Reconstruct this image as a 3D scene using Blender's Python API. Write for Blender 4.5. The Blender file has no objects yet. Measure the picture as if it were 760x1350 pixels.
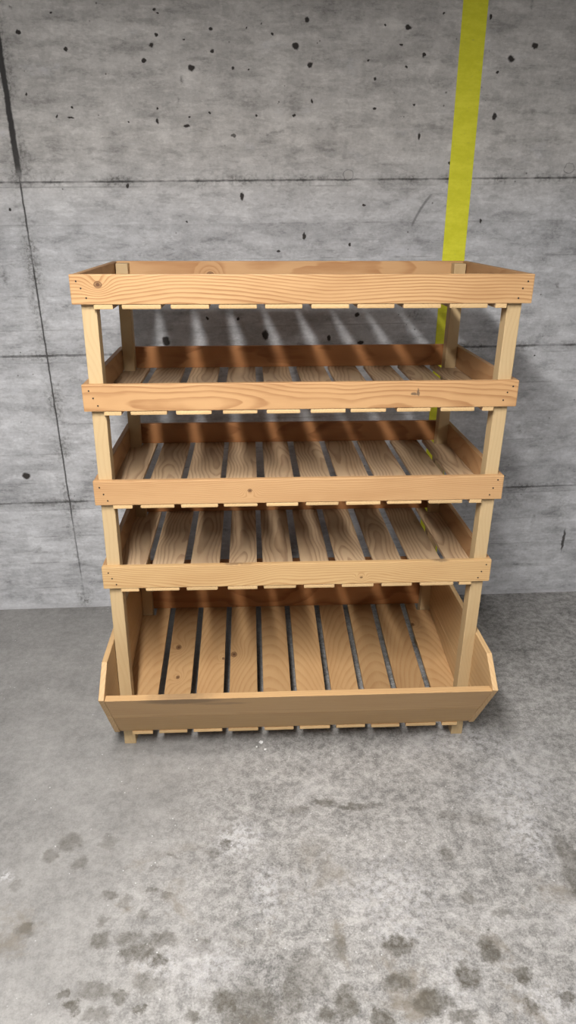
import bpy, bmesh, math, random
from mathutils import Vector, Matrix
sc = bpy.context.scene
col = sc.collection

# ---------------------------------------------------------------- camera
YAW, PITCH, ROLL = 0.0580, -0.4011, 0.0104
fwd = Vector((math.sin(YAW)*math.cos(PITCH), math.cos(YAW)*math.cos(PITCH), math.sin(PITCH)))
rt = Vector((math.cos(YAW), -math.sin(YAW), 0)); up = rt.cross(fwd)
r2 = math.cos(ROLL)*rt + math.sin(ROLL)*up
u2 = -math.sin(ROLL)*rt + math.cos(ROLL)*up
cam = bpy.data.cameras.new('camera'); cam_ob = bpy.data.objects.new('camera', cam); col.objects.link(cam_ob)
cam.sensor_fit = 'VERTICAL'; cam.sensor_height = 24.0; cam.lens = 24.0*910.0/1350.0
cam.clip_start = 0.05
m = Matrix((r2, u2, -fwd)).transposed().to_4x4(); m.translation = Vector((-0.1194, -1.5557, 1.3755))
cam_ob.matrix_world = m
sc.camera = cam_ob

# ---------------------------------------------------------------- world, lights, exposure
w = bpy.data.worlds.new('world'); sc.world = w; w.use_nodes = True
w.node_tree.nodes['Background'].inputs[0].default_value = (0.86, 0.90, 1.0, 1)
w.node_tree.nodes['Background'].inputs[1].default_value = 0.13

def area(name, loc, sx, sy, power, color, rot=(0, 0, 0)):
    l = bpy.data.lights.new(name, 'AREA'); l.shape = 'RECTANGLE'; l.size = sx; l.size_y = sy
    l.energy = power; l.color = color
    o = bpy.data.objects.new(name, l); col.objects.link(o); o.location = loc; o.rotation_euler = rot
    return o
# ceiling tube above and left of the rack, then three added fill lights
area('tube_or_fill_light', (-0.355, -1.55, 2.12), 0.13, 1.4, 90, (1.0, 0.965, 0.925), (0, 0, 0.10))
area('tube_or_fill_light', (-0.2, -4.6, 2.12), 0.05, 2.0, 5, (1.0, 0.96, 0.92))  # added soft fill from behind the camera
area('tube_or_fill_light', (2.9, -2.0, 2.12), 0.05, 1.5, 30, (1.0, 0.96, 0.92))  # added fill that lifts the shaded wall right of the rack
area('tube_or_fill_light', (-3.2, -2.6, 2.12), 0.05, 1.5, 8, (1.0, 0.96, 0.92))  # added weak fill from the left

sc.view_settings.view_transform = 'Standard'; sc.view_settings.look = 'None'
sc.view_settings.gamma = 1.0; sc.view_settings.use_curve_mapping = False
sc.view_settings.exposure = 0.40

# ---------------------------------------------------------------- node helpers
class NT:
    def __init__(s, name):
        s.m = bpy.data.materials.new(name); s.m.use_nodes = True
        s.t = s.m.node_tree; s.n = s.t.nodes; s.l = s.t.links
        s.b = s.n['Principled BSDF']
    def put(s, sock, v):
        if isinstance(v, bpy.types.NodeSocket): s.l.new(v, sock)
        elif isinstance(v, (tuple, list)) and sock.type == 'RGBA' and len(v) == 3: sock.default_value = (*v, 1)
        else: sock.default_value = v
    def math(s, op, a, b=None, c=None, clamp=False):
        n = s.n.new('ShaderNodeMath'); n.operation = op; n.use_clamp = clamp
        for i, v in enumerate((a, b, c)):
            if v is not None: s.put(n.inputs[i], v)
        return n.outputs[0]
    def vec(s, op, a, b=None, c=None):
        n = s.n.new('ShaderNodeVectorMath'); n.operation = op
        for i, v in enumerate((a, b, c)):
            if v is not None: s.put(n.inputs[i], v)
        return n.outputs['Value'] if op in ('LENGTH', 'DISTANCE', 'DOT_PRODUCT') else n.outputs[0]
    def xyz(s, v):
        n = s.n.new('ShaderNodeSeparateXYZ'); s.put(n.inputs[0], v); return n.outputs[0], n.outputs[1], n.outputs[2]
    def comb(s, x, y, z):
        n = s.n.new('ShaderNodeCombineXYZ')
        for i, v in enumerate((x, y, z)): s.put(n.inputs[i], v)
        return n.outputs[0]
    def noise(s, v, scale=5, detail=4, rough=0.5, dist=0.0, color=False):
        n = s.n.new('ShaderNodeTexNoise'); s.put(n.inputs['Vector'], v)
        n.inputs['Scale'].default_value = scale; n.inputs['Detail'].default_value = detail
        n.inputs['Roughness'].default_value = rough; n.inputs['Distortion'].default_value = dist
        return n.outputs['Color'] if color else n.outputs[0]
    def voro(s, v, scale, out='Distance', rnd=1.0):
        n = s.n.new('ShaderNodeTexVoronoi'); s.put(n.inputs['Vector'], v); n.inputs['Scale'].default_value = scale
        n.inputs['Randomness'].default_value = rnd
        return n.outputs[out]
    def ramp(s, v, a, b, lo=0.0, hi=1.0, smooth=True):
        n = s.n.new('ShaderNodeMapRange'); n.interpolation_type = 'SMOOTHSTEP' if smooth else 'LINEAR'
        s.put(n.inputs['Value'], v)
        # smoothstep needs ascending bounds
        if a > b: a, b, lo, hi = b, a, hi, lo
        n.inputs['From Min'].default_value = a; n.inputs['From Max'].default_value = b
        n.inputs['To Min'].default_value = lo; n.inputs['To Max'].default_value = hi
        return n.outputs[0]
    def mix(s, f, a, b, mode='MIX'):
        n = s.n.new('ShaderNodeMix'); n.data_type = 'RGBA'; n.blend_type = mode; n.clamp_factor = True
        s.put(n.inputs[0], f); s.put(n.inputs[6], a); s.put(n.inputs[7], b)
        return n.outputs[2]
    def obj(s):
        return s.n.new('ShaderNodeTexCoord').outputs['Object']
    def attr(s, name):
        n = s.n.new('ShaderNodeAttribute'); n.attribute_name = name; return n.outputs['Vector']
    def orand(s):
        return s.n.new('ShaderNodeObjectInfo').outputs['Random']
    def bump(s, h, strength=0.3, dist=0.005):
        n = s.n.new('ShaderNodeBump'); s.put(n.inputs['Height'], h); n.inputs['Strength'].default_value = strength
        n.inputs['Distance'].default_value = dist; s.l.new(n.outputs[0], s.b.inputs['Normal'])
    def spots(s, p, lst, axes, soft=(1.25, 0.6)):
        """darkest of a list of elliptical marks (a, b, radius a, radius b, strength)"""
        res = None; p0 = p
        for i, (a, b, ra, rb, k) in enumerate(lst):
            if k <= 0: continue
            if i % 4 == 3: p = s.vec('MULTIPLY_ADD', res, (1e-7, 1e-7, 1e-7), p0)   # keeps the evaluation in order (stack size)
            if axes == 'xz': mul = (1/ra, 0, 1/rb); add = (-a/ra, 0, -b/rb)
            else: mul = (1/ra, 1/rb, 0); add = (-a/ra, -b/rb, 0)
            d = s.vec('LENGTH', s.vec('MULTIPLY_ADD', p, mul, add))
            v = s.ramp(d, soft[1], soft[0], k, 0.0)
            res = v if res is None else s.math('MAXIMUM', res, v)
        return res

# marks on the concrete: (a, b, radius a, radius b, strength) in metres
HOLES= [(-0.753, 1.849, 0.0072, 0.0062, 1), (-0.626, 1.812, 0.0053, 0.0045, 1), (-0.373, 1.912, 0.0042, 0.0035, 1), (-0.364, 1.902, 0.0032, 0.0027, 1), (-0.371, 1.852, 0.0053, 0.0045, 1), (-0.386, 1.827, 0.0064, 0.0055, 1), (-0.411, 1.789, 0.0064, 0.0055, 1), (-0.276, 1.774, 0.0087, 0.0075, 1), (-0.218, 1.87, 0.0064, 0.0054, 1), (-0.215, 1.818, 0.0054, 0.0046, 1), (-0.043, 1.864, 0.0043, 0.0036, 1), (-0.112, 1.775, 0.0033, 0.0028, 1), (-0.155, 1.777, 0.0044, 0.0037, 1), (-0.116, 1.877, 0.0032, 0.0027, 1), (-0.073, 1.887, 0.0022, 0.0018, 1), (-0.626, 1.669, 0.0032, 0.0029, 1), (-0.671, 1.644, 0.0032, 0.0029, 1), (-0.632, 1.643, 0.0109, 0.0019, 1), (-0.379, 1.67, 0.0033, 0.0029, 1), (-0.381, 1.639, 0.0044, 0.0078, 1), (-0.287, 1.651, 0.0033, 0.0029, 1), (-0.296, 1.627, 0.01, 0.0039, 1), (-0.465, 1.634, 0.0033, 0.0029, 1), (-0.227, 1.663, 0.0033, 0.0029, 1), (-0.308, 1.74, 0.0055, 0.0132, 0.7), (-0.318, 1.692, 0.0033, 0.0077, 0.6), (-0.159, 1.605, 0.0079, 0.004, 0.8), (-0.09, 1.658, 0.0034, 0.0029, 1), (-0.75, 1.7, 0.0032, 0.0047, 1), (-0.761, 1.905, 0.0061, 0.0035, 0.7), (-0.656, 1.896, 0.0031, 0.0026, 1), (-0.136, 1.439, 0.0058, 0.0106, 1), (-0.839, 1.395, 0.0045, 0.0042, 1), (-0.022, 1.282, 0.0048, 0.0045, 1), (-0.308, 1.365, 0.0035, 0.0033, 1), (-0.156, 1.491, 0.0185, 0.0063, 0.6), (-0.513, 1.484, 0.0181, 0.0062, 0.6), (-0.441, 1.48, 0.0102, 0.0052, 0.5), (-0.295, 1.844, 0.0032, 0.0027, 1), (-0.781, 1.531, 0.0242, 0.0498, 0.65), (-0.787, 1.752, 0.0105, 0.0548, 0.4), (-0.689, 1.492, 0.0446, 0.0092, 0.3), (-0.482, 1.464, 0.0045, 0.0062, 1), (0.025, 1.835, 0.0099, 0.0083, 1), (0.067, 1.79, 0.0078, 0.0066, 1), (0.057, 1.899, 0.0065, 0.0081, 1), (0.352, 1.889, 0.01, 0.0055, 1), (0.334, 1.845, 0.0045, 0.0037, 1), (0.403, 1.822, 0.0056, 0.0047, 1), (0.354, 1.791, 0.0045, 0.0038, 1), (0.239, 1.806, 0.0034, 0.0028, 1), (0.261, 1.76, 0.0045, 0.0038, 1), (0.265, 1.684, 0.0046, 0.0039, 1), (0.383, 1.694, 0.0035, 0.003, 1), (0.075, 1.698, 0.0034, 0.0068, 1), (0.024, 1.66, 0.0045, 0.0039, 1), (0.407, 1.612, 0.0047, 0.0102, 1), (0.667, 1.819, 0.0104, 0.0085, 1), (0.734, 1.854, 0.0092, 0.0075, 1), (0.63, 1.783, 0.0046, 0.0038, 1), (0.635, 1.67, 0.0059, 0.01, 1), (0.51, 1.542, 0.0048, 0.0042, 1), (0.103, 1.493, 0.0212, 0.0053, 0.6), (0.246, 1.419, 0.006, 0.0033, 1), (0.059, 1.327, 0.0048, 0.01, 1), (0.208, 1.303, 0.0049, 0.0045, 1), (0.578, 1.32, 0.0038, 0.0034, 1), (0.627, 1.377, 0.0037, 0.0067, 1), (0.449, 1.752, 0.0299, 0.0154, 0.35), (0.452, 1.925, 0.0033, 0.0027, 1), (0.283, 1.892, 0.0033, 0.0027, 1), (0.426, 1.366, 0.0271, 0.0056, 0.0), (0.711, 1.955, 0.0045, 0.0126, 0.7), (0.592, 1.92, 0.0034, 0.0073, 1), (0.884, 1.359, 0.0178, 0.0339, 0.35), (0.86, 1.324, 0.0204, 0.0229, 0.3), (0.854, 1.262, 0.0155, 0.0094, 0.5), (-0.907, 0.537, 0.0144, 0.0118, 1), (-0.881, 1.199, 0.0097, 0.0204, 0.7), (-0.771, 0.859, 0.0225, 0.0053, 0.6), (-0.903, 0.249, 0.0151, 0.0129, 0.5), (-0.706, 0.877, 0.0121, 0.0071, 0.5), (-0.761, 0.414, 0.013, 0.0144, 0.7), (-0.923, 0.055, 0.0117, 0.0205, 0.4), (1.098, 0.231, 0.0054, 0.0456, 0.9), (0.858, 0.403, 0.0465, 0.0323, 0.4), (1.063, 0.355, 0.0316, 0.0656, 0.3), (0.886, 1.013, 0.0132, 0.0045, 0.7), (0.854, 0.682, 0.0079, 0.0139, 0.5), (0.914, 1.18, 0.0064, 0.0118, 0.6), (0.963, 0.324, 0.0063, 0.0199, 0.5), (1.162, 0.815, 0.0079, 0.0077, 0.5), (0.923, 0.132, 0.0151, 0.0047, 0.7), (0.977, 0.128, 0.013, 0.0047, 0.6), (0.872, 0.948, 0.0028, 0.0027, 1), (1.075, 0.526, 0.0082, 0.0042, 0.5), (-0.394, 1.0, 0.0124, 0.0172, 1), (-0.065, 1.019, 0.0101, 0.0173, 1), (0.241, 1.085, 0.0077, 0.0073, 1), (0.258, 0.993, 0.0104, 0.0076, 1), (0.439, 1.087, 0.0233, 0.0147, 0.6), (0.149, 1.008, 0.0051, 0.01, 1), (-0.254, 1.075, 0.0049, 0.0048, 1), (-0.155, 1.073, 0.005, 0.0048, 1), (0.455, 1.104, 0.0258, 0.0122, 0.4)]
STAINS= [(-0.562, -0.321, 0.0234, 0.0246, 0.6), (-0.598, -0.355, 0.0159, 0.0171, 0.6), (-0.524, -0.379, 0.0157, 0.0167, 0.6), (-0.471, -0.321, 0.0181, 0.0179, 0.4), (-0.657, -0.435, 0.0135, 0.0136, 0.4), (-0.442, -0.465, 0.015, 0.0132, 0.7), (-0.404, -0.482, 0.0116, 0.013, 0.5), (-0.605, -0.537, 0.0174, 0.0172, 0.6), (-0.351, -0.456, 0.0101, 0.0096, 0.7), (-0.316, -0.473, 0.0183, 0.0094, 0.6), (-0.445, -0.528, 0.0128, 0.0122, 0.6), (-0.443, -0.568, 0.0203, 0.0167, 0.8), (-0.36, -0.514, 0.0146, 0.0125, 0.6), (-0.384, -0.564, 0.0236, 0.0151, 0.7), (-0.313, -0.574, 0.0313, 0.0133, 0.7), (-0.36, -0.598, 0.0346, 0.0161, 0.9), (-0.319, -0.615, 0.0183, 0.0126, 0.9), (-0.336, -0.66, 0.0296, 0.0178, 0.6), (-0.432, -0.673, 0.0328, 0.0182, 0.7), (-0.493, -0.676, 0.0102, 0.0086, 0.9), (-0.471, -0.7, 0.0157, 0.0111, 1), (-0.423, -0.718, 0.0283, 0.0136, 0.6), (-0.384, -0.683, 0.0145, 0.0158, 0.8), (-0.342, -0.707, 0.0086, 0.0069, 0.9), (-0.18, -0.699, 0.029, 0.0213, 1), (-0.243, -0.727, 0.0142, 0.0135, 0.8), (-0.133, -0.726, 0.0499, 0.0489, 0.7), (-0.221, -0.367, 0.0143, 0.0128, 0.5), (-0.189, -0.341, 0.0109, 0.0132, 0.8), (-0.318, -0.368, 0.0124, 0.0063, 0.6), (-0.349, -0.399, 0.0122, 0.0061, 0.5), (-0.233, -0.596, 0.0232, 0.0203, 0.5), (0.172, -0.609, 0.0329, 0.0178, 1), (0.357, -0.628, 0.0203, 0.024, 1), (0.298, -0.679, 0.0255, 0.0223, 1), (0.294, -0.65, 0.0107, 0.0092, 0.8), (0.406, -0.682, 0.0166, 0.0178, 1), (0.403, -0.743, 0.0101, 0.0136, 1), (0.48, -0.729, 0.0146, 0.0125, 1), (0.371, -0.585, 0.004, 0.0033, 1), (0.048, -0.717, 0.0217, 0.0281, 0.9), (0.013, -0.739, 0.0178, 0.0169, 0.9), (0.115, -0.748, 0.0213, 0.0167, 1), (0.212, -0.722, 0.0363, 0.0196, 0.9), (0.157, -0.683, 0.0298, 0.0146, 0.9), (0.334, -0.39, 0.0162, 0.017, 0.6), (0.348, -0.511, 0.0168, 0.011, 0.6), (0.407, -0.55, 0.0164, 0.0087, 0.5), (0.617, -0.405, 0.0225, 0.0427, 0.7), (0.604, -0.476, 0.0216, 0.0443, 0.7), (0.046, -0.609, 0.0233, 0.0243, 0.7), (0.269, -0.752, 0.0243, 0.012, 0.8), (-0.053, -0.702, 0.0218, 0.0359, 0.7), (-0.011, -0.246, 0.0288, 0.0098, 0.6), (0.058, -0.224, 0.0331, 0.0125, 0.8), (0.13, -0.24, 0.0387, 0.0099, 0.8), (0.184, -0.236, 0.0194, 0.0074, 0.5), (0.364, -0.281, 0.0287, 0.0119, 0.5), (0.436, -0.296, 0.038, 0.0141, 0.4), (-0.02, -0.66, 0.045, 0.0459, 0.5)]
PALE= [(-0.159, -0.332, 0.0546, 0.0452, 0.9), (-0.098, -0.472, 0.0421, 0.0685, 0.7), (-0.698, -0.406, 0.0171, 0.0161, 1), (-0.216, -0.636, 0.0604, 0.0391, 0.5), (-0.307, -0.624, 0.0379, 0.0235, 0.5), (0.542, -0.324, 0.0564, 0.1085, 0.9), (0.182, -0.476, 0.1106, 0.0793, 0.6), (0.189, -0.566, 0.0724, 0.0435, 0.5), (0.278, -0.682, 0.045, 0.0608, 0.4), (-0.022, -0.476, 0.0506, 0.0583, 0.3), (0.435, -0.746, 0.065, 0.0415, 0.5), (0.434, 0.065, 0.0906, 0.0338, 0.8), (0.505, -0.004, 0.1322, 0.0646, 0.6), (0.567, -0.202, 0.1204, 0.081, 0.6), (0.585, -0.031, 0.109, 0.0795, 0.4)]

# ---------------------------------------------------------------- concrete
def line(M, d, width, soft):
    """1 on a line whose signed distance is d"""
    return M.ramp(M.math('ABSOLUTE', d), width, width + soft, 1.0, 0.0)

def concrete_wall():
    M = NT('board_marked_concrete'); P = M.obj(); x, y, z = M.xyz(P)
    big = M.noise(M.vec('MULTIPLY', P, (1.0, 1, 1.5)), 2.2, 5, 0.55)
    streak = M.noise(M.vec('MULTIPLY', P, (1.0, 1, 5.0)), 3.6, 7, 0.66)
    blot = M.noise(M.vec('ADD', P, (3, 1, 7)), 9, 8, 0.7, 0.4)
    fine = M.noise(P, 90, 5, 0.7)
    # horizontal formwork boards, each with its own tone
    zt = M.math('SUBTRACT', z, M.math('MULTIPLY', x, 0.018))
    zb = M.math('DIVIDE', zt, 0.105)
    wn = M.n.new('ShaderNodeTexWhiteNoise'); wn.noise_dimensions = '1D'; M.put(wn.inputs['W'], M.math('FLOOR', zb))
    fr = M.math('FRACT', zb)
    edge = M.math('MULTIPLY', line(M, M.math('SUBTRACT', fr, 0.5), 0.0, 0.5), -1.0)
    bl = M.ramp(M.math('ABSOLUTE', M.math('SUBTRACT', fr, 0.5)), 0.465, 0.5, 0.0, 1.0)
    blm = M.math('MULTIPLY', bl, M.ramp(M.noise(M.vec('MULTIPLY', P, (1, 1, 2.0)), 6, 3, 0.6), 0.44, 0.6))
    low = M.ramp(zt, 1.48, 1.50, 1.0, 0.12)            # boards read clearly only below the upper panel
    pa = M.ramp(M.noise(M.vec('MULTIPLY', P, (1, 1, 2.6)), 4.6, 10, 0.72, 0.2), 0.43, 0.57, -1.0, 1.0)
    pb = M.ramp(M.noise(M.vec('MULTIPLY', P, (1, 1, 1.7)), 15, 8, 0.75, 0.3), 0.42, 0.58, -1.0, 1.0)
    pc = M.ramp(fine, 0.34, 0.66, -1.0, 1.0)
    vs = M.ramp(M.noise(M.vec('MULTIPLY', P, (26, 1, 3.5)), 1.0, 4, 0.6), 0.38, 0.62, -1.0, 1.0)
    fl = M.noise(M.vec('MULTIPLY', M.vec('ADD', P, (9, 0, 4)), (1, 1, 3.2)), 7.5, 12, 0.76)
    v = M.math('MULTIPLY_ADD', M.math('SUBTRACT', big, 0.5), 0.20, 0.475)
    v = M.math('MULTIPLY_ADD', M.ramp(fl, 0.535, 0.57), 0.075, v)
    v = M.math('MULTIPLY_ADD', M.ramp(fl, 0.465, 0.43), -0.085, v)
    v = M.math('MULTIPLY_ADD', M.math('SUBTRACT', streak, 0.5), 0.26, v)
    v = M.math('MULTIPLY_ADD', pa, 0.040, v)
    v = M.math('MULTIPLY_ADD', pb, 0.034, v)
    v = M.math('MULTIPLY_ADD', pc, 0.030, v)
    v = M.math('MULTIPLY_ADD', vs, M.math('SUBTRACT', 0.020, M.math('MULTIPLY', low, 0.014)), v)
    v = M.math('MULTIPLY_ADD', M.math('MULTIPLY', M.math('SUBTRACT', wn.outputs['Value'], 0.5), low), 0.085, v)
    colr = M.mix(M.ramp(zt, 1.30, 1.62), M.mix(1, M.comb(v, v, v), (0.985, 1.0, 1.04), 'MULTIPLY'), M.mix(1, M.comb(v, v, v), (1.0, 0.975, 0.95), 'MULTIPLY'))
    # pale lime bloom
    bloom = M.math('MULTIPLY', M.ramp(M.noise(M.vec('MULTIPLY', P, (1.3, 1, 3.2)), 3.1, 9, 0.68, 0.3), 0.55, 0.70), M.ramp(blot, 0.42, 0.6))
    colr = M.mix(M.math('MULTIPLY', bloom, 0.62), colr, (0.60, 0.61, 0.65))
    # small dark smudges that follow the boards
    sm = M.math('MULTIPLY', M.ramp(M.noise(M.vec('MULTIPLY', P, (1.0, 1, 2.6)), 12, 6, 0.7), 0.60, 0.72), M.ramp(M.noise(P, 2.3, 2), 0.4, 0.6))
    colr = M.mix(M.math('MULTIPLY', sm, 0.6), colr, (0.13, 0.13, 0.13))
    colr = M.mix(M.math('MULTIPLY', blm, M.math('MULTIPLY', low, 0.38)), colr, (0.13, 0.13, 0.13))
    # pinholes
    pin = M.math('MULTIPLY', M.ramp(M.voro(P, 30), 0.055, 0.10, 1.0, 0.0), M.ramp(M.noise(P, 5, 1), 0.53, 0.60))
    colr = M.mix(M.math('MULTIPLY', pin, 0.7), colr, (0.07, 0.065, 0.06))
    # casting joints
    wob = M.math('MULTIPLY', M.math('SUBTRACT', M.noise(P, 25, 4, 0.7), 0.5), 0.022)
    nj = M.noise(M.vec('MULTIPLY', P, (1, 1, 0.3)), 7, 4, 0.7)
    js = None; stain = None
    for z0, sl, wd_, st in ((1.486, 0.021, 0.0012, 0.85), (0.967, 0.017, 0.0022, 0.8), (0.4455, 0.0137, 0.0018, 0.75)):
        d = M.math('SUBTRACT', M.math('SUBTRACT', z, M.math('MULTIPLY', x, sl)), z0)
        l = M.math('MULTIPLY', line(M, M.math('ADD', d, M.math('MULTIPLY', wob, 0.25)), wd_, 0.0028), st)
        l = M.math('MULTIPLY', l, M.ramp(nj, 0.35, 0.6, 0.35, 1.0))
        s_ = M.math('MULTIPLY', line(M, M.math('ADD', d, M.math('MULTIPLY', wob, 1.5)), 0.003, 0.02), M.math('MULTIPLY', M.ramp(nj, 0.42, 0.6, 0.0, 0.9), M.ramp(fine, 0.38, 0.56, 1.0, 0.25)))
        js = l if js is None else M.math('MAXIMUM', js, l)
        stain = s_ if stain is None else M.math('MAXIMUM', stain, s_)
    dv = M.math('ADD', M.math('ADD', x, 0.757), M.math('MULTIPLY', z, 0.029))
    dvw = M.math('ADD', dv, wob)
    upm = M.ramp(z, 1.46, 1.52)
    lv_up = M.math('MULTIPLY', line(M, M.math('ADD', dv, M.math('MULTIPLY', wob, 0.5)), 0.0055, 0.005), upm)
    lv_lo = M.math('MULTIPLY', line(M, M.math('ADD', dv, M.math('MULTIPLY', wob, 0.3)), 0.0009, 0.003), M.ramp(nj, 0.38, 0.58, 0.12, 0.9))
    js = M.math('MAXIMUM', js, M.math('MAXIMUM', lv_up, lv_lo))
    sv = M.math('MULTIPLY', line(M, M.math('ADD', dvw, wob), 0.004, 0.040), M.math('MULTIPLY', M.ramp(M.noise(P, 6, 5, 0.7), 0.40, 0.58, 0.0, 0.95), M.ramp(fine, 0.38, 0.56, 1.0, 0.3)))
    stain = M.math('MAXIMUM', stain, sv)
    colr = M.mix(stain, colr, (0.17, 0.17, 0.165))
    colr = M.mix(js, colr, (0.05, 0.048, 0.048))
    # the row where the wall meets the floor: pale dust
    colr = M.mix(M.ramp(M.math('ADD', z, wob), 0.006, 0.03, 0.45, 0.0), colr, (0.5, 0.5, 0.52))
    # air holes, chips and marks
    pd = M.vec('MULTIPLY_ADD', M.vec('SUBTRACT', M.noise(P, 60, 3, 0.6, color=True), (0.5, 0.5, 0.5)), (0.014, 0.0, 0.014), P)
    sp = M.spots(pd, [h for h in HOLES if h[4] > 0.75], 'xz', (1.3, 0.7))
    colr = M.mix(sp, colr, (0.045, 0.04, 0.038))
    pd2 = M.vec('MULTIPLY_ADD', M.vec('SUBTRACT', M.noise(P, 22, 5, 0.7, color=True), (0.5, 0.5, 0.5)), (0.06, 0.0, 0.04), P)
    sm2 = M.spots(pd2, [(a_, b_, c_*1.25, d_*1.25, k_) for a_, b_, c_, d_, k_ in HOLES if k_ <= 0.75], 'xz', (1.5, 0.2))
    colr = M.mix(M.math('MULTIPLY', sm2, M.math('MULTIPLY', M.ramp(fine, 0.36, 0.56, 1.0, 0.35), 0.95)), colr, (0.095, 0.092, 0.088))
    # dark scratch and pale tie plugs
    ang = math.atan2(0.104, 0.062); ca, sa = math.cos(ang), math.sin(ang)
    dx = M.math('SUBTRACT', x, 0.4276); dz = M.math('SUBTRACT', z, 1.407)
    la = M.math('ADD', M.math('MULTIPLY', dx, ca), M.math('MULTIPLY', dz, sa))
    lb = M.math('SUBTRACT', M.math('MULTIPLY', dz, ca), M.math('MULTIPLY', dx, sa))
    lb = M.math('ADD', lb, M.math('MULTIPLY', M.math('MULTIPLY', la, la), 1.6))
    scr = M.math('MULTIPLY', line(M, lb, 0.001, 0.005), M.ramp(M.math('ABSOLUTE', la), 0.045, 0.062, 0.6, 0.0))
    colr = M.mix(scr, colr, (0.12, 0.12, 0.12))
    for px, pz in ((0.194, 1.503), (0.895, 1.532)):
        d = M.vec('LENGTH', M.vec('MULTIPLY_ADD', pd, (1/0.015, 0, 1/0.015), (-px/0.015, 0, -pz/0.015)))
        colr = M.mix(M.ramp(d, 0.6, 0.9, 0.7, 0.0), colr, (0.45, 0.44, 0.43))
        colr = M.mix(M.math('MULTIPLY', line(M, M.math('SUBTRACT', d, 1.0), 0.03, 0.12), 0.5), colr, (0.1, 0.1, 0.1))
    M.put(M.b.inputs['Base Color'], colr)
    M.b.inputs['Roughness'].default_value = 0.85; M.b.inputs['Specular IOR Level'].default_value = 0.25
    h = M.math('ADD', M.math('MULTIPLY', M.math('ADD', fine, M.math('MULTIPLY', streak, 2.0)), 0.12), M.math('MULTIPLY', js, -1.0))
    M.bump(h, 0.5, 0.004)
    return M.m

def concrete_floor():
    M = NT('worn_concrete_floor'); P = M.obj(); x, y, z = M.xyz(P)
    big = M.noise(P, 1.7, 5, 0.6); mid = M.noise(M.vec('ADD', P, (5, 2, 0)), 6, 7, 0.68, 0.3)
    fine = M.noise(P, 70, 6, 0.75); grit = M.noise(P, 230, 3, 0.7)
    rough_zone = M.ramp(M.math('ADD', M.math('ADD', x, M.math('MULTIPLY', y, -0.25)), M.math('MULTIPLY', M.math('SUBTRACT', big, 0.5), 0.8)), -0.42, 0.05)
    fa = M.ramp(M.noise(M.vec('ADD', P, (2, 7, 0)), 13, 10, 0.74, 0.3), 0.40, 0.60, -1.0, 1.0)
    fb = M.ramp(M.noise(P, 48, 7, 0.80), 0.42, 0.58, -1.0, 1.0)
    fc = M.ramp(grit, 0.36, 0.64, -1.0, 1.0)
    v = M.math('MULTIPLY_ADD', M.math('SUBTRACT', big, 0.5), 0.22, 0.262)
    v = M.math('MULTIPLY_ADD', M.math('SUBTRACT', mid, 0.5), 0.20, v)
    g = M.math('ADD', M.math('ADD', M.math('MULTIPLY', fa, 0.030), M.math('MULTIPLY', fb, 0.055)), M.math('MULTIPLY', fc, 0.040))
    v = M.math('MULTIPLY_ADD', g, M.ramp(rough_zone, 0, 1, 0.42, 1.15, False), v)
    colr = M.mix(1, M.comb(v, v, v), (1.0, 0.98, 0.955), 'MULTIPLY')
    # pale worn bloom
    pd = M.vec('MULTIPLY_ADD', M.vec('SUBTRACT', M.noise(P, 9, 5, 0.65, color=True), (0.5, 0.5, 0.5)), (0.10, 0.10, 0.0), P)
    pale = M.spots(pd, PALE, 'xy', (1.6, 0.2))
    pale = M.math('MULTIPLY', pale, M.ramp(fine, 0.44, 0.56))
    colr = M.mix(M.math('MULTIPLY', pale, 0.6), colr, (0.56, 0.56, 0.58))
    bl = M.math('MULTIPLY', M.ramp(M.noise(P, 4.5, 9, 0.72, 0.6), 0.54, 0.70), rough_zone)
    colr = M.mix(M.math('MULTIPLY', bl, 0.40), colr, (0.54, 0.53, 0.53))
    # brownish wear
    br = M.math('MULTIPLY', M.ramp(M.noise(M.vec('ADD', P, (1.7, 4.2, 0)), 5.5, 8, 0.7, 0.5), 0.54, 0.68), M.ramp(y, -0.15, -0.6))
    colr = M.mix(M.math('MULTIPLY', br, 0.75), colr, (0.17, 0.148, 0.118))
    # damp dark stains
    pe = M.vec('MULTIPLY_ADD', M.vec('SUBTRACT', M.noise(P, 38, 5, 0.7, color=True), (0.5, 0.5, 0.5)), (0.055, 0.055, 0.0), P)
    st = M.spots(pe, STAINS, 'xy', (1.45, 0.7))
    st = M.math('MULTIPLY', st, M.ramp(fine, 0.35, 0.6, 1.0, 0.6))
    colr = M.mix(M.math('MULTIPLY', st, 0.95), colr, (0.060, 0.053, 0.040))
    # glinting grains
    gl = M.math('MULTIPLY', M.ramp(M.voro(P, 42), 0.05, 0.085, 1.0, 0.0), M.ramp(M.noise(P, 7, 2), 0.46, 0.56))
    colr = M.mix(M.math('MULTIPLY', gl, 0.6), colr, (0.75, 0.76, 0.78))
    M.put(M.b.inputs['Base Color'], colr)
    M.put(M.b.inputs['Roughness'], M.ramp(fine, 0.3, 0.7, 0.50, 0.75, False)); M.b.inputs['Specular IOR Level'].default_value = 0.35
    M.bump(M.math('ADD', fine, M.math('MULTIPLY', grit, 0.6)), 0.35, 0.003)
    return M.m

def concrete_plain(name='plain_concrete', k=0.33):
    M = NT(name); P = M.obj(); n = M.noise(P, 3, 6, 0.6)
    v = M.ramp(n, 0.3, 0.7, k - 0.05, k + 0.05, False)
    M.put(M.b.inputs['Base Color'], M.comb(v, v, M.math('MULTIPLY', v, 0.97))); M.b.inputs['Roughness'].default_value = 0.9
    return M.m

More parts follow.
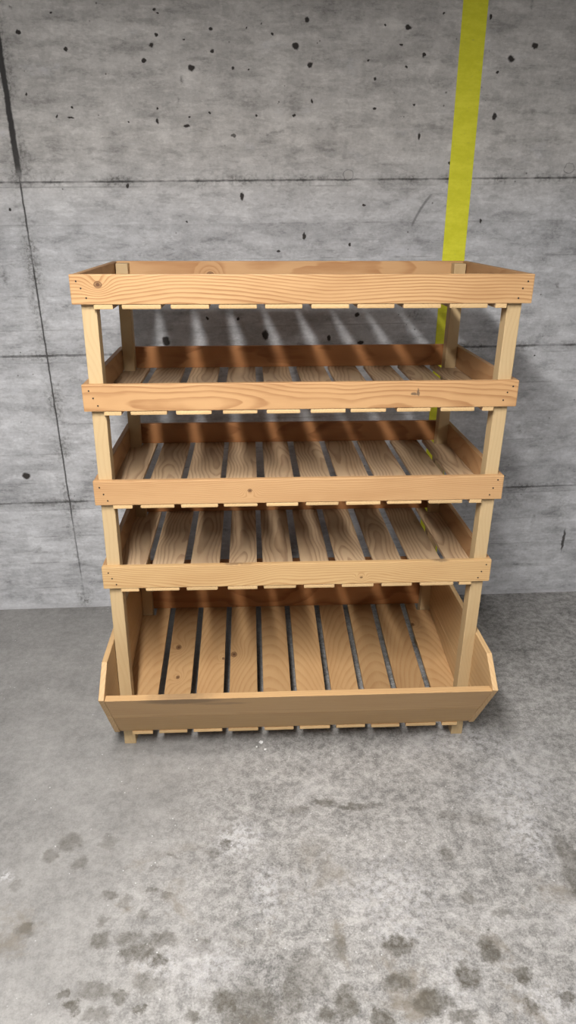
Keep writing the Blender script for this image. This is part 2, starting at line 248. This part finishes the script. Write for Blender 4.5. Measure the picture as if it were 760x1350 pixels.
def yellow_paint():
    M = NT('yellow_wall_paint'); P = M.obj()
    n = M.noise(M.vec('MULTIPLY', P, (1, 1, 2.5)), 14, 7, 0.7); f = M.noise(P, 120, 4, 0.7)
    c = M.mix(M.ramp(n, 0.35, 0.7), (0.68, 0.67, 0.022), (0.80, 0.78, 0.045))
    c = M.mix(M.math('MULTIPLY', M.ramp(f, 0.62, 0.74), 0.5), c, (0.36, 0.36, 0.10))
    M.put(M.b.inputs['Base Color'], c); M.b.inputs['Roughness'].default_value = 0.7
    M.bump(M.math('ADD', n, f), 0.3, 0.003)
    return M.m

# ---------------------------------------------------------------- wood
def wood(name, light, dark, freq=1.0, contrast=0.8, knots=(), grey=0.0, var=0.25, marks=(), rough=0.55, fibre=1.0, pith=(0.0, 0.03), drift=(0.16, 0.10), side=0.07, wob=0.010):
    """solid pine: growth rings about a pith that lies outside the board. 'grain' holds (along, across, thick) in metres."""
    M = NT(name); G = M.attr('grain'); rnd = M.orand()
    o1 = M.math('MULTIPLY', rnd, 37.0)
    gx, gy, gz = M.xyz(G)
    gn = M.comb(M.math('ADD', M.math('MULTIPLY', gx, 1.0), o1), gy, gz)
    # slow drift of the pith along the board
    dr = M.noise(M.vec('MULTIPLY', gn, (1.6, 0.25, 0.25)), 1.3, 2, 0.5, color=True)
    dv = M.vec('MULTIPLY', M.vec('SUBTRACT', dr, (0.5, 0.5, 0.5)), (0.0, *drift))
    wv = M.noise(M.vec('MULTIPLY', gn, (5.0, 16.0, 16.0)), 1.0, 3, 0.5)
    px, py, pz = M.xyz(dv)
    off = M.math('MULTIPLY', M.math('SUBTRACT', M.math('FRACT', M.math('MULTIPLY', rnd, 91.7)), 0.5), side)
    yy = M.math('ADD', M.math('ADD', M.math('ADD', gy, py), off), pith[0]); zz = M.math('ADD', M.math('ADD', gz, pz), pith[1])
    r = M.math('SQRT', M.math('ADD', M.math('MULTIPLY', yy, yy), M.math('MULTIPLY', zz, zz)))
    r = M.math('ADD', r, M.math('MULTIPLY', M.math('SUBTRACT', wv, 0.5), wob))
    r = M.math('ADD', r, M.math('MULTIPLY', gx, 0.010))
    kd = None
    for ka, kb, kr in knots:
        d = M.vec('LENGTH', M.vec('MULTIPLY_ADD', G, (1/(kr*1.25), 1/kr, 0), (-ka/(kr*1.25), -kb/kr, 0)))
        r = M.math('ADD', r, M.math('MULTIPLY', M.math('EXPONENT', M.math('MULTIPLY', M.math('MULTIPLY', d, d), -0.13)), 0.018))
        k = M.math('SUBTRACT', M.ramp(d, 0.75, 1.05, 1.0, 0.0), M.math('MULTIPLY', M.ramp(d, 0.3, 0.6), M.ramp(d, 0.6, 0.85, 0.45, 0.0)))
        kd = k if kd is None else M.math('MAXIMUM', kd, k)
    s = M.math('FRACT', M.math('MULTIPLY', r, 200.0*freq))
    # early wood pale, slowly darkening to a late-wood line that ends sharply
    late = M.math('MULTIPLY', M.ramp(s, 0.35, 0.88, 0.0, 1.0), M.ramp(s, 0.90, 1.0, 1.0, 0.0))
    fib = M.noise(M.vec('MULTIPLY', gn, (14.0, 500.0, 500.0)), 1.0, 3, 0.6)
    fib2 = M.noise(M.vec('MULTIPLY', gn, (5.0, 60.0, 60.0)), 1.0, 4, 0.6)
    f = M.math('MULTIPLY', late, contrast)
    f = M.math('MULTIPLY', f, M.ramp(fib2, 0.3, 0.65, 0.45, 1.0, False))
    f = M.math('ADD', f, M.math('MULTIPLY', M.math('SUBTRACT', fib, 0.5), 0.35*fibre), clamp=True)
    c = M.mix(f, light, dark)
    tone = M.noise(M.vec('MULTIPLY', gn, (3.0, 10.0, 10.0)), 1.0, 3, 0.6)
    c = M.mix(M.math('MULTIPLY', M.ramp(tone, 0.4, 0.75), 0.35), c, dark)
    if grey:
        gg = M.ramp(M.noise(M.vec('MULTIPLY', gn, (2.0, 7.0, 7.0)), 1.6, 4, 0.6), 0.35, 0.7, grey*0.6, grey)
        c = M.mix(gg, c, (0.33, 0.25, 0.185))
    if kd is not None:
        c = M.mix(M.math('MULTIPLY', kd, 0.92), c, (0.09, 0.035, 0.015))
    for ka, kb, ra, rb, st in marks:
        d = M.vec('LENGTH', M.vec('MULTIPLY_ADD', M.vec('ADD', G, M.vec('MULTIPLY', M.vec('SUBTRACT', M.noise(G, 45, 4, 0.7, color=True), (0.5, 0.5, 0.5)), (0.02, 0.012, 0))),
                  (1/ra, 1/rb, 0), (-ka/ra, -kb/rb, 0)))
        c = M.mix(M.ramp(d, 0.5, 1.1, st, 0.0), c, (0.10, 0.07, 0.05))
    r2_ = M.math('FRACT', M.math('MULTIPLY', rnd, 17.3))
    k = M.ramp(r2_, 0, 1, 0.93 - var*0.6, 0.93 + var*0.4, False)
    c = M.mix(1, c, M.comb(k, k, k), 'MULTIPLY')
    M.put(M.b.inputs['Base Color'], c); M.b.inputs['Roughness'].default_value = rough
    M.b.inputs['Specular IOR Level'].default_value = 0.3
    M.bump(M.math('ADD', M.math('MULTIPLY', fib, 0.6), M.math('MULTIPLY', late, 0.3)), 0.25, 0.0015)
    return M.m

def flat(name, c, rough=0.6, metal=0.0):
    M = NT(name); n = M.noise(M.obj(), 60, 3)
    M.put(M.b.inputs['Base Color'], M.mix(M.ramp(n, 0.3, 0.7), tuple(x*0.85 for x in c), c)); M.b.inputs['Roughness'].default_value = rough
    M.b.inputs['Metallic'].default_value = metal
    return M.m

# ---------------------------------------------------------------- mesh helpers
def link(name, bm, mats, parent=None, loc=(0, 0, 0), rot=(0, 0, 0), axis='x', goff=(0, 0, 0)):
    """ONE mesh object; writes the wood grain coordinates (along, across, thick)"""
    me = bpy.data.meshes.new(name); bm.to_mesh(me); bm.free()
    for m_ in (mats if isinstance(mats, (list, tuple)) else [mats]): me.materials.append(m_)
    at = me.attributes.new('grain', 'FLOAT_VECTOR', 'POINT')
    perm = {'x': (0, 2, 1), 'y': (1, 0, 2), 'z': (2, 0, 1), 'xy': (0, 1, 2)}[axis]
    for i, v in enumerate(me.vertices):
        at.data[i].vector = [v.co[perm[k]] + goff[k] for k in range(3)]
    o = bpy.data.objects.new(name, me); col.objects.link(o)
    o.location = loc; o.rotation_euler = rot
    if parent: o.parent = parent
    return o

def empty(name, loc=(0, 0, 0), parent=None):
    o = bpy.data.objects.new(name, None); col.objects.link(o); o.location = loc; o.empty_display_size = 0.1
    if parent: o.parent = parent
    return o

def bevel(bm, w, seg=2):
    bmesh.ops.bevel(bm, geom=[e for e in bm.edges if e.calc_face_angle(0) > 0.3], offset=w, segments=seg, affect='EDGES', profile=0.6, clamp_overlap=True)

def box(x0, x1, y0, y1, z0, z1, bv=0.0015):
    bm = bmesh.new(); bmesh.ops.create_cube(bm, size=1)
    for v in bm.verts:
        v.co = Vector(((x0+x1)/2 + v.co.x*(x1-x0), (y0+y1)/2 + v.co.y*(y1-y0), (z0+z1)/2 + v.co.z*(z1-z0)))
    if bv: bevel(bm, bv)
    return bm

def prism(pts, axis, a, b, bv=0.0015):
    """polygon extruded along an axis. axis 'x': pts are (y, z); 'z': pts are (x, y)"""
    bm = bmesh.new()
    def mk(p, t): return (t, p[0], p[1]) if axis == 'x' else (p[0], p[1], t)
    A = [bm.verts.new(mk(p, a)) for p in pts]; B = [bm.verts.new(mk(p, b)) for p in pts]
    bm.faces.new(A); bm.faces.new(B[::-1])
    n = len(pts)
    for i in range(n): bm.faces.new((A[i], B[i], B[(i+1) % n], A[(i+1) % n]))
    bmesh.ops.recalc_face_normals(bm, faces=bm.faces)
    if bv: bevel(bm, bv)
    return bm

def nails(bm, pts, y, r=0.0022):
    """dark nail heads just sunk in the outer face, second material slot"""
    for x, z in pts:
        vs = bmesh.ops.create_cone(bm, cap_ends=True, segments=10, radius1=r, radius2=r*0.8, depth=0.0014,
             matrix=Matrix.Translation((x, y, z)) @ Matrix.Rotation(math.pi/2, 4, 'X'))['verts']
        for f in {f for v in vs for f in v.link_faces}: f.material_index = 1

def tips(bm):
    """the sawn front ends of a slat take the second material"""
    bm.normal_update()
    for f in bm.faces:
        if f.normal.y < -0.5: f.material_index = 1

# ---------------------------------------------------------------- the garage
M_wall = concrete_wall(); M_floor = concrete_floor(); M_plain = concrete_plain()
WA = math.atan(0.0251); WD = 0.7945

def structure(o): o['kind'] = 'structure'; return o
structure(link('floor', box(-5, 5, -7, 1.2, -0.12, 0.0, 0), M_floor))
wall = structure(link('wall_back', box(-5, 5, 0, 0.2, -0.1, 2.25, 0), M_wall, loc=(0, WD, 0), rot=(0, 0, WA)))
structure(link('ceiling', box(-5, 5, -7, 1.2, 2.22, 2.34, 0), M_plain))
st = link('painted_stripe', prism([(0.513, -0.0012), (0.587, -0.0012), (0.587, 0.0), (0.513, 0.0)], 'z', 0.0, 2.22, 0), yellow_paint(), parent=wall)
st['label'] = 'vertical yellow stripe painted down the wall'
for v in st.data.vertices: v.co.x += -0.0095*(v.co.z - 1.262)

# ---------------------------------------------------------------- the rack
NAIL = flat('rusty_nail', (0.05, 0.03, 0.02), 0.6)
BLACK = flat('nail_hole', (0.03, 0.02, 0.015), 0.8)
POST = wood('pale_pine_post', (0.55, 0.405, 0.225), (0.46, 0.31, 0.15), 0.7, 0.3, var=0.08, fibre=0.6)
BACK_SHADED = wood('shade_tinted_pine_board', (0.42, 0.19, 0.072), (0.22, 0.085, 0.028), 0.8, 0.8, var=0.15, drift=(0.08, 0.05))  # colour darkened and reddened for the shade and bounced light inside the rack
BACKL = wood('tan_pine_back_board', (0.58, 0.35, 0.17), (0.38, 0.18, 0.07), 0.9, 0.8, knots=[(-0.23, -0.005, 0.009)], var=0.02, pith=(0.05, 0.03), drift=(0.06, 0.04))
ENDB = wood('brown_pine_board', (0.46, 0.27, 0.13), (0.33, 0.165, 0.07), 0.8, 0.7, var=0.15, drift=(0.08, 0.05))
SLAT = wood('aged_pine_slat', (0.62, 0.44, 0.26), (0.26, 0.135, 0.06), 0.6, 0.8, grey=0.4, var=0.25, drift=(0.13, 0.09))
BSLAT = wood('honey_pine_slat', (0.49, 0.305, 0.145), (0.33, 0.165, 0.065), 0.75, 0.45, var=0.3, drift=(0.045, 0.03), side=0.14, wob=0.004)
TIP = wood('fresh_cut_slat_end', (0.62, 0.43, 0.22), (0.50, 0.31, 0.14), 0.8, 0.4, var=0.2, rough=0.7)
FRONTS = {
    1: wood('pine_front_board_with_knot', (0.56, 0.345, 0.165), (0.30, 0.14, 0.052), 0.95, 0.85, knots=[(-0.443, 0.010, 0.0078)], var=0.02, pith=(0.045, 0.05), drift=(0.07, 0.05), side=0.03),
    2: wood('pine_front_board_warm', (0.54, 0.32, 0.15), (0.30, 0.14, 0.055), 0.9, 0.75, marks=[(0.257, 0.002, 0.009, 0.004, 0.8), (0.266, 0.006, 0.003, 0.010, 0.8)], var=0.02, pith=(0.02, 0.06), drift=(0.09, 0.05), side=0.03),
    3: wood('pine_front_board_tan', (0.54, 0.33, 0.16), (0.36, 0.18, 0.075), 1.3, 0.6, knots=[(-0.125, 0.002, 0.005)], var=0.02, pith=(-0.06, 0.05), drift=(0.05, 0.04), side=0.03),
    4: wood('pine_front_board_yellow', (0.58, 0.385, 0.185), (0.38, 0.20, 0.08), 1.1, 0.7, knots=[(0.16, -0.012, 0.0035)], marks=[(-0.16, 0.034, 0.045, 0.006, 0.6), (0.36, 0.034, 0.03, 0.007, 0.6)], var=0.02, pith=(0.05, 0.05), drift=(0.09, 0.05), side=0.03),
}
BIN_UP = wood('bin_front_board_upper', (0.56, 0.36, 0.175), (0.42, 0.24, 0.11), 0.8, 0.45, marks=[(-0.30, 0.040, 0.11, 0.020, 0.5), (-0.20, 0.020, 0.08, 0.008, 0.3)], var=0.02, pith=(0.05, 0.05), drift=(0.05, 0.04))
BIN_LO = wood('bin_front_board_lower', (0.51, 0.33, 0.155), (0.39, 0.22, 0.095), 0.5, 0.4, var=0.02, pith=(0.05, 0.05), drift=(0.05, 0.04))
BIN_END = wood('bin_end_board', (0.58, 0.39, 0.20), (0.43, 0.26, 0.115), 0.6, 0.5, var=0.06, pith=(0.05, 0.05), drift=(0.05, 0.04))

rack = empty('storage_rack', (0, 0.25, 0))
rack['label'] = 'tall wooden slatted storage rack with four shallow trays above a deep bottom bin'
rack['category'] = 'rack'
R0 = -0.25                                  # children are placed relative to the base point
T = 0.0138; D = 0.512; H = 0.0617; PW = 0.0326; PD = 0.036; ST = 0.010
XP = 0.486

def rel(o, base=(0, 0, 0)):
    o.location = Vector(o.location) + Vector((0, R0, 0)) - Vector(base); return o

# posts: two in front, two behind, standing in the corners of every tray
for x0, y0, ztop in ((-XP, T, 1.252), (XP-PW, T, 1.252), (-XP, D-T-PD, 1.260), (XP-PW, D-T-PD, 1.266)):
    lean = 0.0038
    bm = box(0, PW, 0, PD, 0, ztop, 0.002)
    bmesh.ops.bisect_plane(bm, geom=bm.verts[:]+bm.edges[:]+bm.faces[:], plane_co=(0, 0, 0.6), plane_no=(0, 0, 1))
    for v in bm.verts: v.co.x += lean*v.co.z
    rel(link('post', bm, POST, rack, loc=(x0, y0, 0), axis='z', goff=(x0*3, 0.01, y0)))

random.seed(11)
BASE_EDGES = [(-0.395, -0.311), (-0.291, -0.208), (-0.188, -0.105), (-0.088, -0.006), (0.013, 0.096), (0.114, 0.196), (0.215, 0.299), (0.318, 0.403)]
def edges_for(i):
    if i == 1: return BASE_EDGES, -0.414, 0.420
    e = [(a + random.uniform(-.004, .004), b + random.uniform(-.004, .004)) for a, b in BASE_EDGES]
    return e, -0.414 + random.uniform(-.003, .003), 0.420 + random.uniform(-.003, .003)

def tray(i, zt, tilt, xs, wd):
    base = Vector((xs, 0, zt - H))
    t = empty('tray', (xs, R0, zt - H), rack); t.rotation_euler = (0, -math.atan(tilt), 0)
    hw = 0.5*(1 + wd)
    # front board runs the full width, over the end boards
    bm = box(-hw, hw, 0, T, 0, H, 0.002)
    pts = []
    for s in (-1, 1):
        for k in range(3):
            z = H*(0.78 - 0.28*k) + random.uniform(-.003, .003)
            pts.append((s*(hw - 0.012 - 0.009*k - random.uniform(0, .004)), z))
    nails(bm, pts, -0.0002)
    link('front_board', bm, [FRONTS[i], BLACK], t, axis='x', goff=(0, -H/2, 0))
    link('back_board', box(-hw + T, hw - T, D - T, D, 0, H, 0.002), BACKL if i == 1 else BACK_SHADED, t, axis='x', goff=(0, -H/2, 0.01*i))
    for s in (-1, 1):
        x0, x1 = sorted((s*hw, s*(hw - T)))
        o = link('end_board', box(x0, x1, T + 0.0003, D, 0, H + (-0.001 if s < 0 else 0), 0.002), ENDB, t, axis='y', goff=(0.3*s, 0, 0))
    # ten slats nailed to the underside, running front to back
    es, le, re_ = edges_for(i)
    sx = 1 + wd
    for a, b in es:
        y0 = random.uniform(0.0, 0.0025)
        bm = box(a*sx, b*sx, y0, D + random.uniform(-.003, .001), -ST, -0.0002, 0.0028)
        tips(bm); link('slat', bm, [SLAT, TIP], t, axis='y', goff=(0, -(a+b)/2, 0))
    for s, e in ((-1, le), (1, re_)):
        ox = s*(hw - T + 0.004); pin = s*(XP - PW - 0.0012); e *= sx
        pin -= xs
        P = [(e, 0.0015), (pin, 0.0015), (pin, T + PD + 0.002), (ox, T + PD + 0.002), (ox, D - T - PD - 0.002),
             (pin - s*0.004, D - T - PD - 0.002), (pin - s*0.004, D), (e, D)]
        bm = prism(P, 'z', -ST, -0.0002, 0.0015); tips(bm); link('slat', bm, [SLAT, TIP], t, axis='y', goff=(0, -(e+ox)/2, 0))
    return t

for a in ((1, 1.2677, .0067, .0044, .0047), (2, 1.0338, .0084, .0043, .0009), (3, 0.8016, .0052, .0034, -.0055), (4, 0.572, .0030, .0017, -.0064)): tray(*a)

# bottom bin: high end boards with a pointed front, a leaning front board, sloping slatted floor
b = empty('bin', (0, R0, 0), rack)
fz = lambda y: 0.080 + 0.145*(y + 0.028)     # top of the sloping slats
SEAM = 0.181
yl = lambda z: -0.028 - (z - 0.080)*(0.1285/0.203)     # line of the leaning front edge
for s in (-1, 1):
    x0, x1 = sorted((s*0.5, s*(0.5 - T)))
    low = [(-0.026, 0.076), (yl(SEAM), SEAM - 0.0002), (D, SEAM - 0.0002), (D, fz(D) - 0.012)]
    upb = [(yl(SEAM), SEAM + 0.0002), (-0.157, 0.284), (-0.082, 0.345), (D, 0.345), (D, SEAM + 0.0002)]
    link('end_board', prism(low, 'x', x0, x1, 0.0012), BIN_END, b, axis='y', goff=(0.2*s, 0.0, 0))
    o = link('end_board', prism(upb, 'x', x0, x1, 0.0018), BIN_END, b, axis='y', goff=(0.9*s, 0.05, 0))
# leaning front board, glued up from two
n = Vector((0.203, 0.1285)).normalized()   # inward normal in (y, z)
def off(p, d): return (p[0] + n.x*d, p[1] + n.y*d)
A = (-0.028, 0.0815); Bp = (yl(0.281) , 0.281); mid = 0.47
Mi = (A[0] + (Bp[0]-A[0])*mid, A[1] + (Bp[1]-A[1])*mid)
ti = 0.019
hx = 0.5 - T - 0.0004
eps = 0.0004
Mu = (Mi[0] + (Bp[0]-A[0])*0.002, Mi[1] + (Bp[1]-A[1])*0.002)
low = [A, Mi, off(Mi, ti), (A[0] + ti*1.18, A[1])]
upb = [Mu, Bp, (Bp[0] + ti*1.18, Bp[1]), off(Mu, ti)]
link('front_board', prism(low, 'x', -hx, hx, 0.0012), BIN_LO, b, axis='x', goff=(0, -0.12, 0))
link('front_board', prism(upb, 'x', -hx, hx, 0.0015), BIN_UP, b, axis='x', goff=(0, -0.23, 0))
link('back_board', box(-0.5+T+.0005, 0.5-T-.0005, D - 0.022, D, 0.157, 0.33, 0.002), BACK_SHADED, b, axis='x', goff=(0, -0.25, 0.03))
gaps = [-0.388, -0.294, -0.198, -0.0985, 0.0, 0.1015, 0.2, 0.297, 0.400]
ed = [-0.5 + T + 0.0004] + gaps + [0.5 - T - 0.0004]
KN = {1: [(0.300, -0.012, 0.0095), (0.170, -0.004, 0.0065)], 2: [(0.245, 0.035, 0.005)], 3: [(0.262, -0.030, 0.0105)], 9: [(0.385, -0.035, 0.007)], 4: [], 6: [(0.10, -0.01, 0.002)]}
for k in range(10):
    x0 = ed[k] + (0.0 if k == 0 else 0.0085); x1 = ed[k+1] - (0.0 if k == 9 else 0.0085)
    ms = wood('honey_pine_slat_with_knots', (0.49, 0.305, 0.145), (0.33, 0.165, 0.065), 0.8, 0.5, knots=KN[k], var=0.1, drift=(0.04, 0.03), side=0.14, wob=0.004) if KN.get(k) else BSLAT
    if k in (0, 9):
        s = -1 if k == 0 else 1
        ox = x0 if k == 0 else x1; e = x1 if k == 0 else x0
        pin = s*(XP - PW - 0.0012)
        P = [(e, -0.030), (pin, -0.030), (pin, T + PD + .002), (ox, T + PD + .002), (ox, D - T - PD - .003), (pin - s*0.010, D - T - PD - .003), (pin - s*0.010, D), (e, D)]
        bm = prism(P, 'z', -0.010, 0.0, 0.0015)
    else:
        bm = box(x0, x1, -0.030 + random.uniform(-.002, .002), D, -0.010, 0.0, 0.002)
    for v in bm.verts: v.co.z += fz(v.co.y)
    tips(bm); link('slat', bm, [ms, TIP], b, axis='y', goff=(0, -(x0+x1)/2, 0))

# ---------------------------------------------------------------- litter
def crumb(x, y, r, seed):
    random.seed(seed)
    bm = bmesh.new(); bmesh.ops.create_icosphere(bm, subdivisions=2, radius=r)
    for v in bm.verts: v.co *= random.uniform(0.65, 1.15); v.co.z *= 0.6
    zmin = min(v.co.z for v in bm.verts)
    for v in bm.verts: v.co.z -= zmin
    return link('debris_crumb', bm, WHITE, loc=(x, y, 0.0))
WHITE = flat('white_crumb', (0.8, 0.8, 0.8), 0.35)
for i, (x, y, r, lab) in enumerate(((-0.0994, 0.0, 0.006, 'largest white debris crumb on the floor under the front edge of the bin'),
                               (-0.088, -0.028, 0.004, 'small white debris crumb on the floor just in front of a larger crumb'),
                               (-0.112, -0.016, 0.0028, 'tiny white debris crumb on the floor left of a small crumb'))):
    o = crumb(x, y, r, i + 3); o['label'] = lab; o['category'] = 'debris'
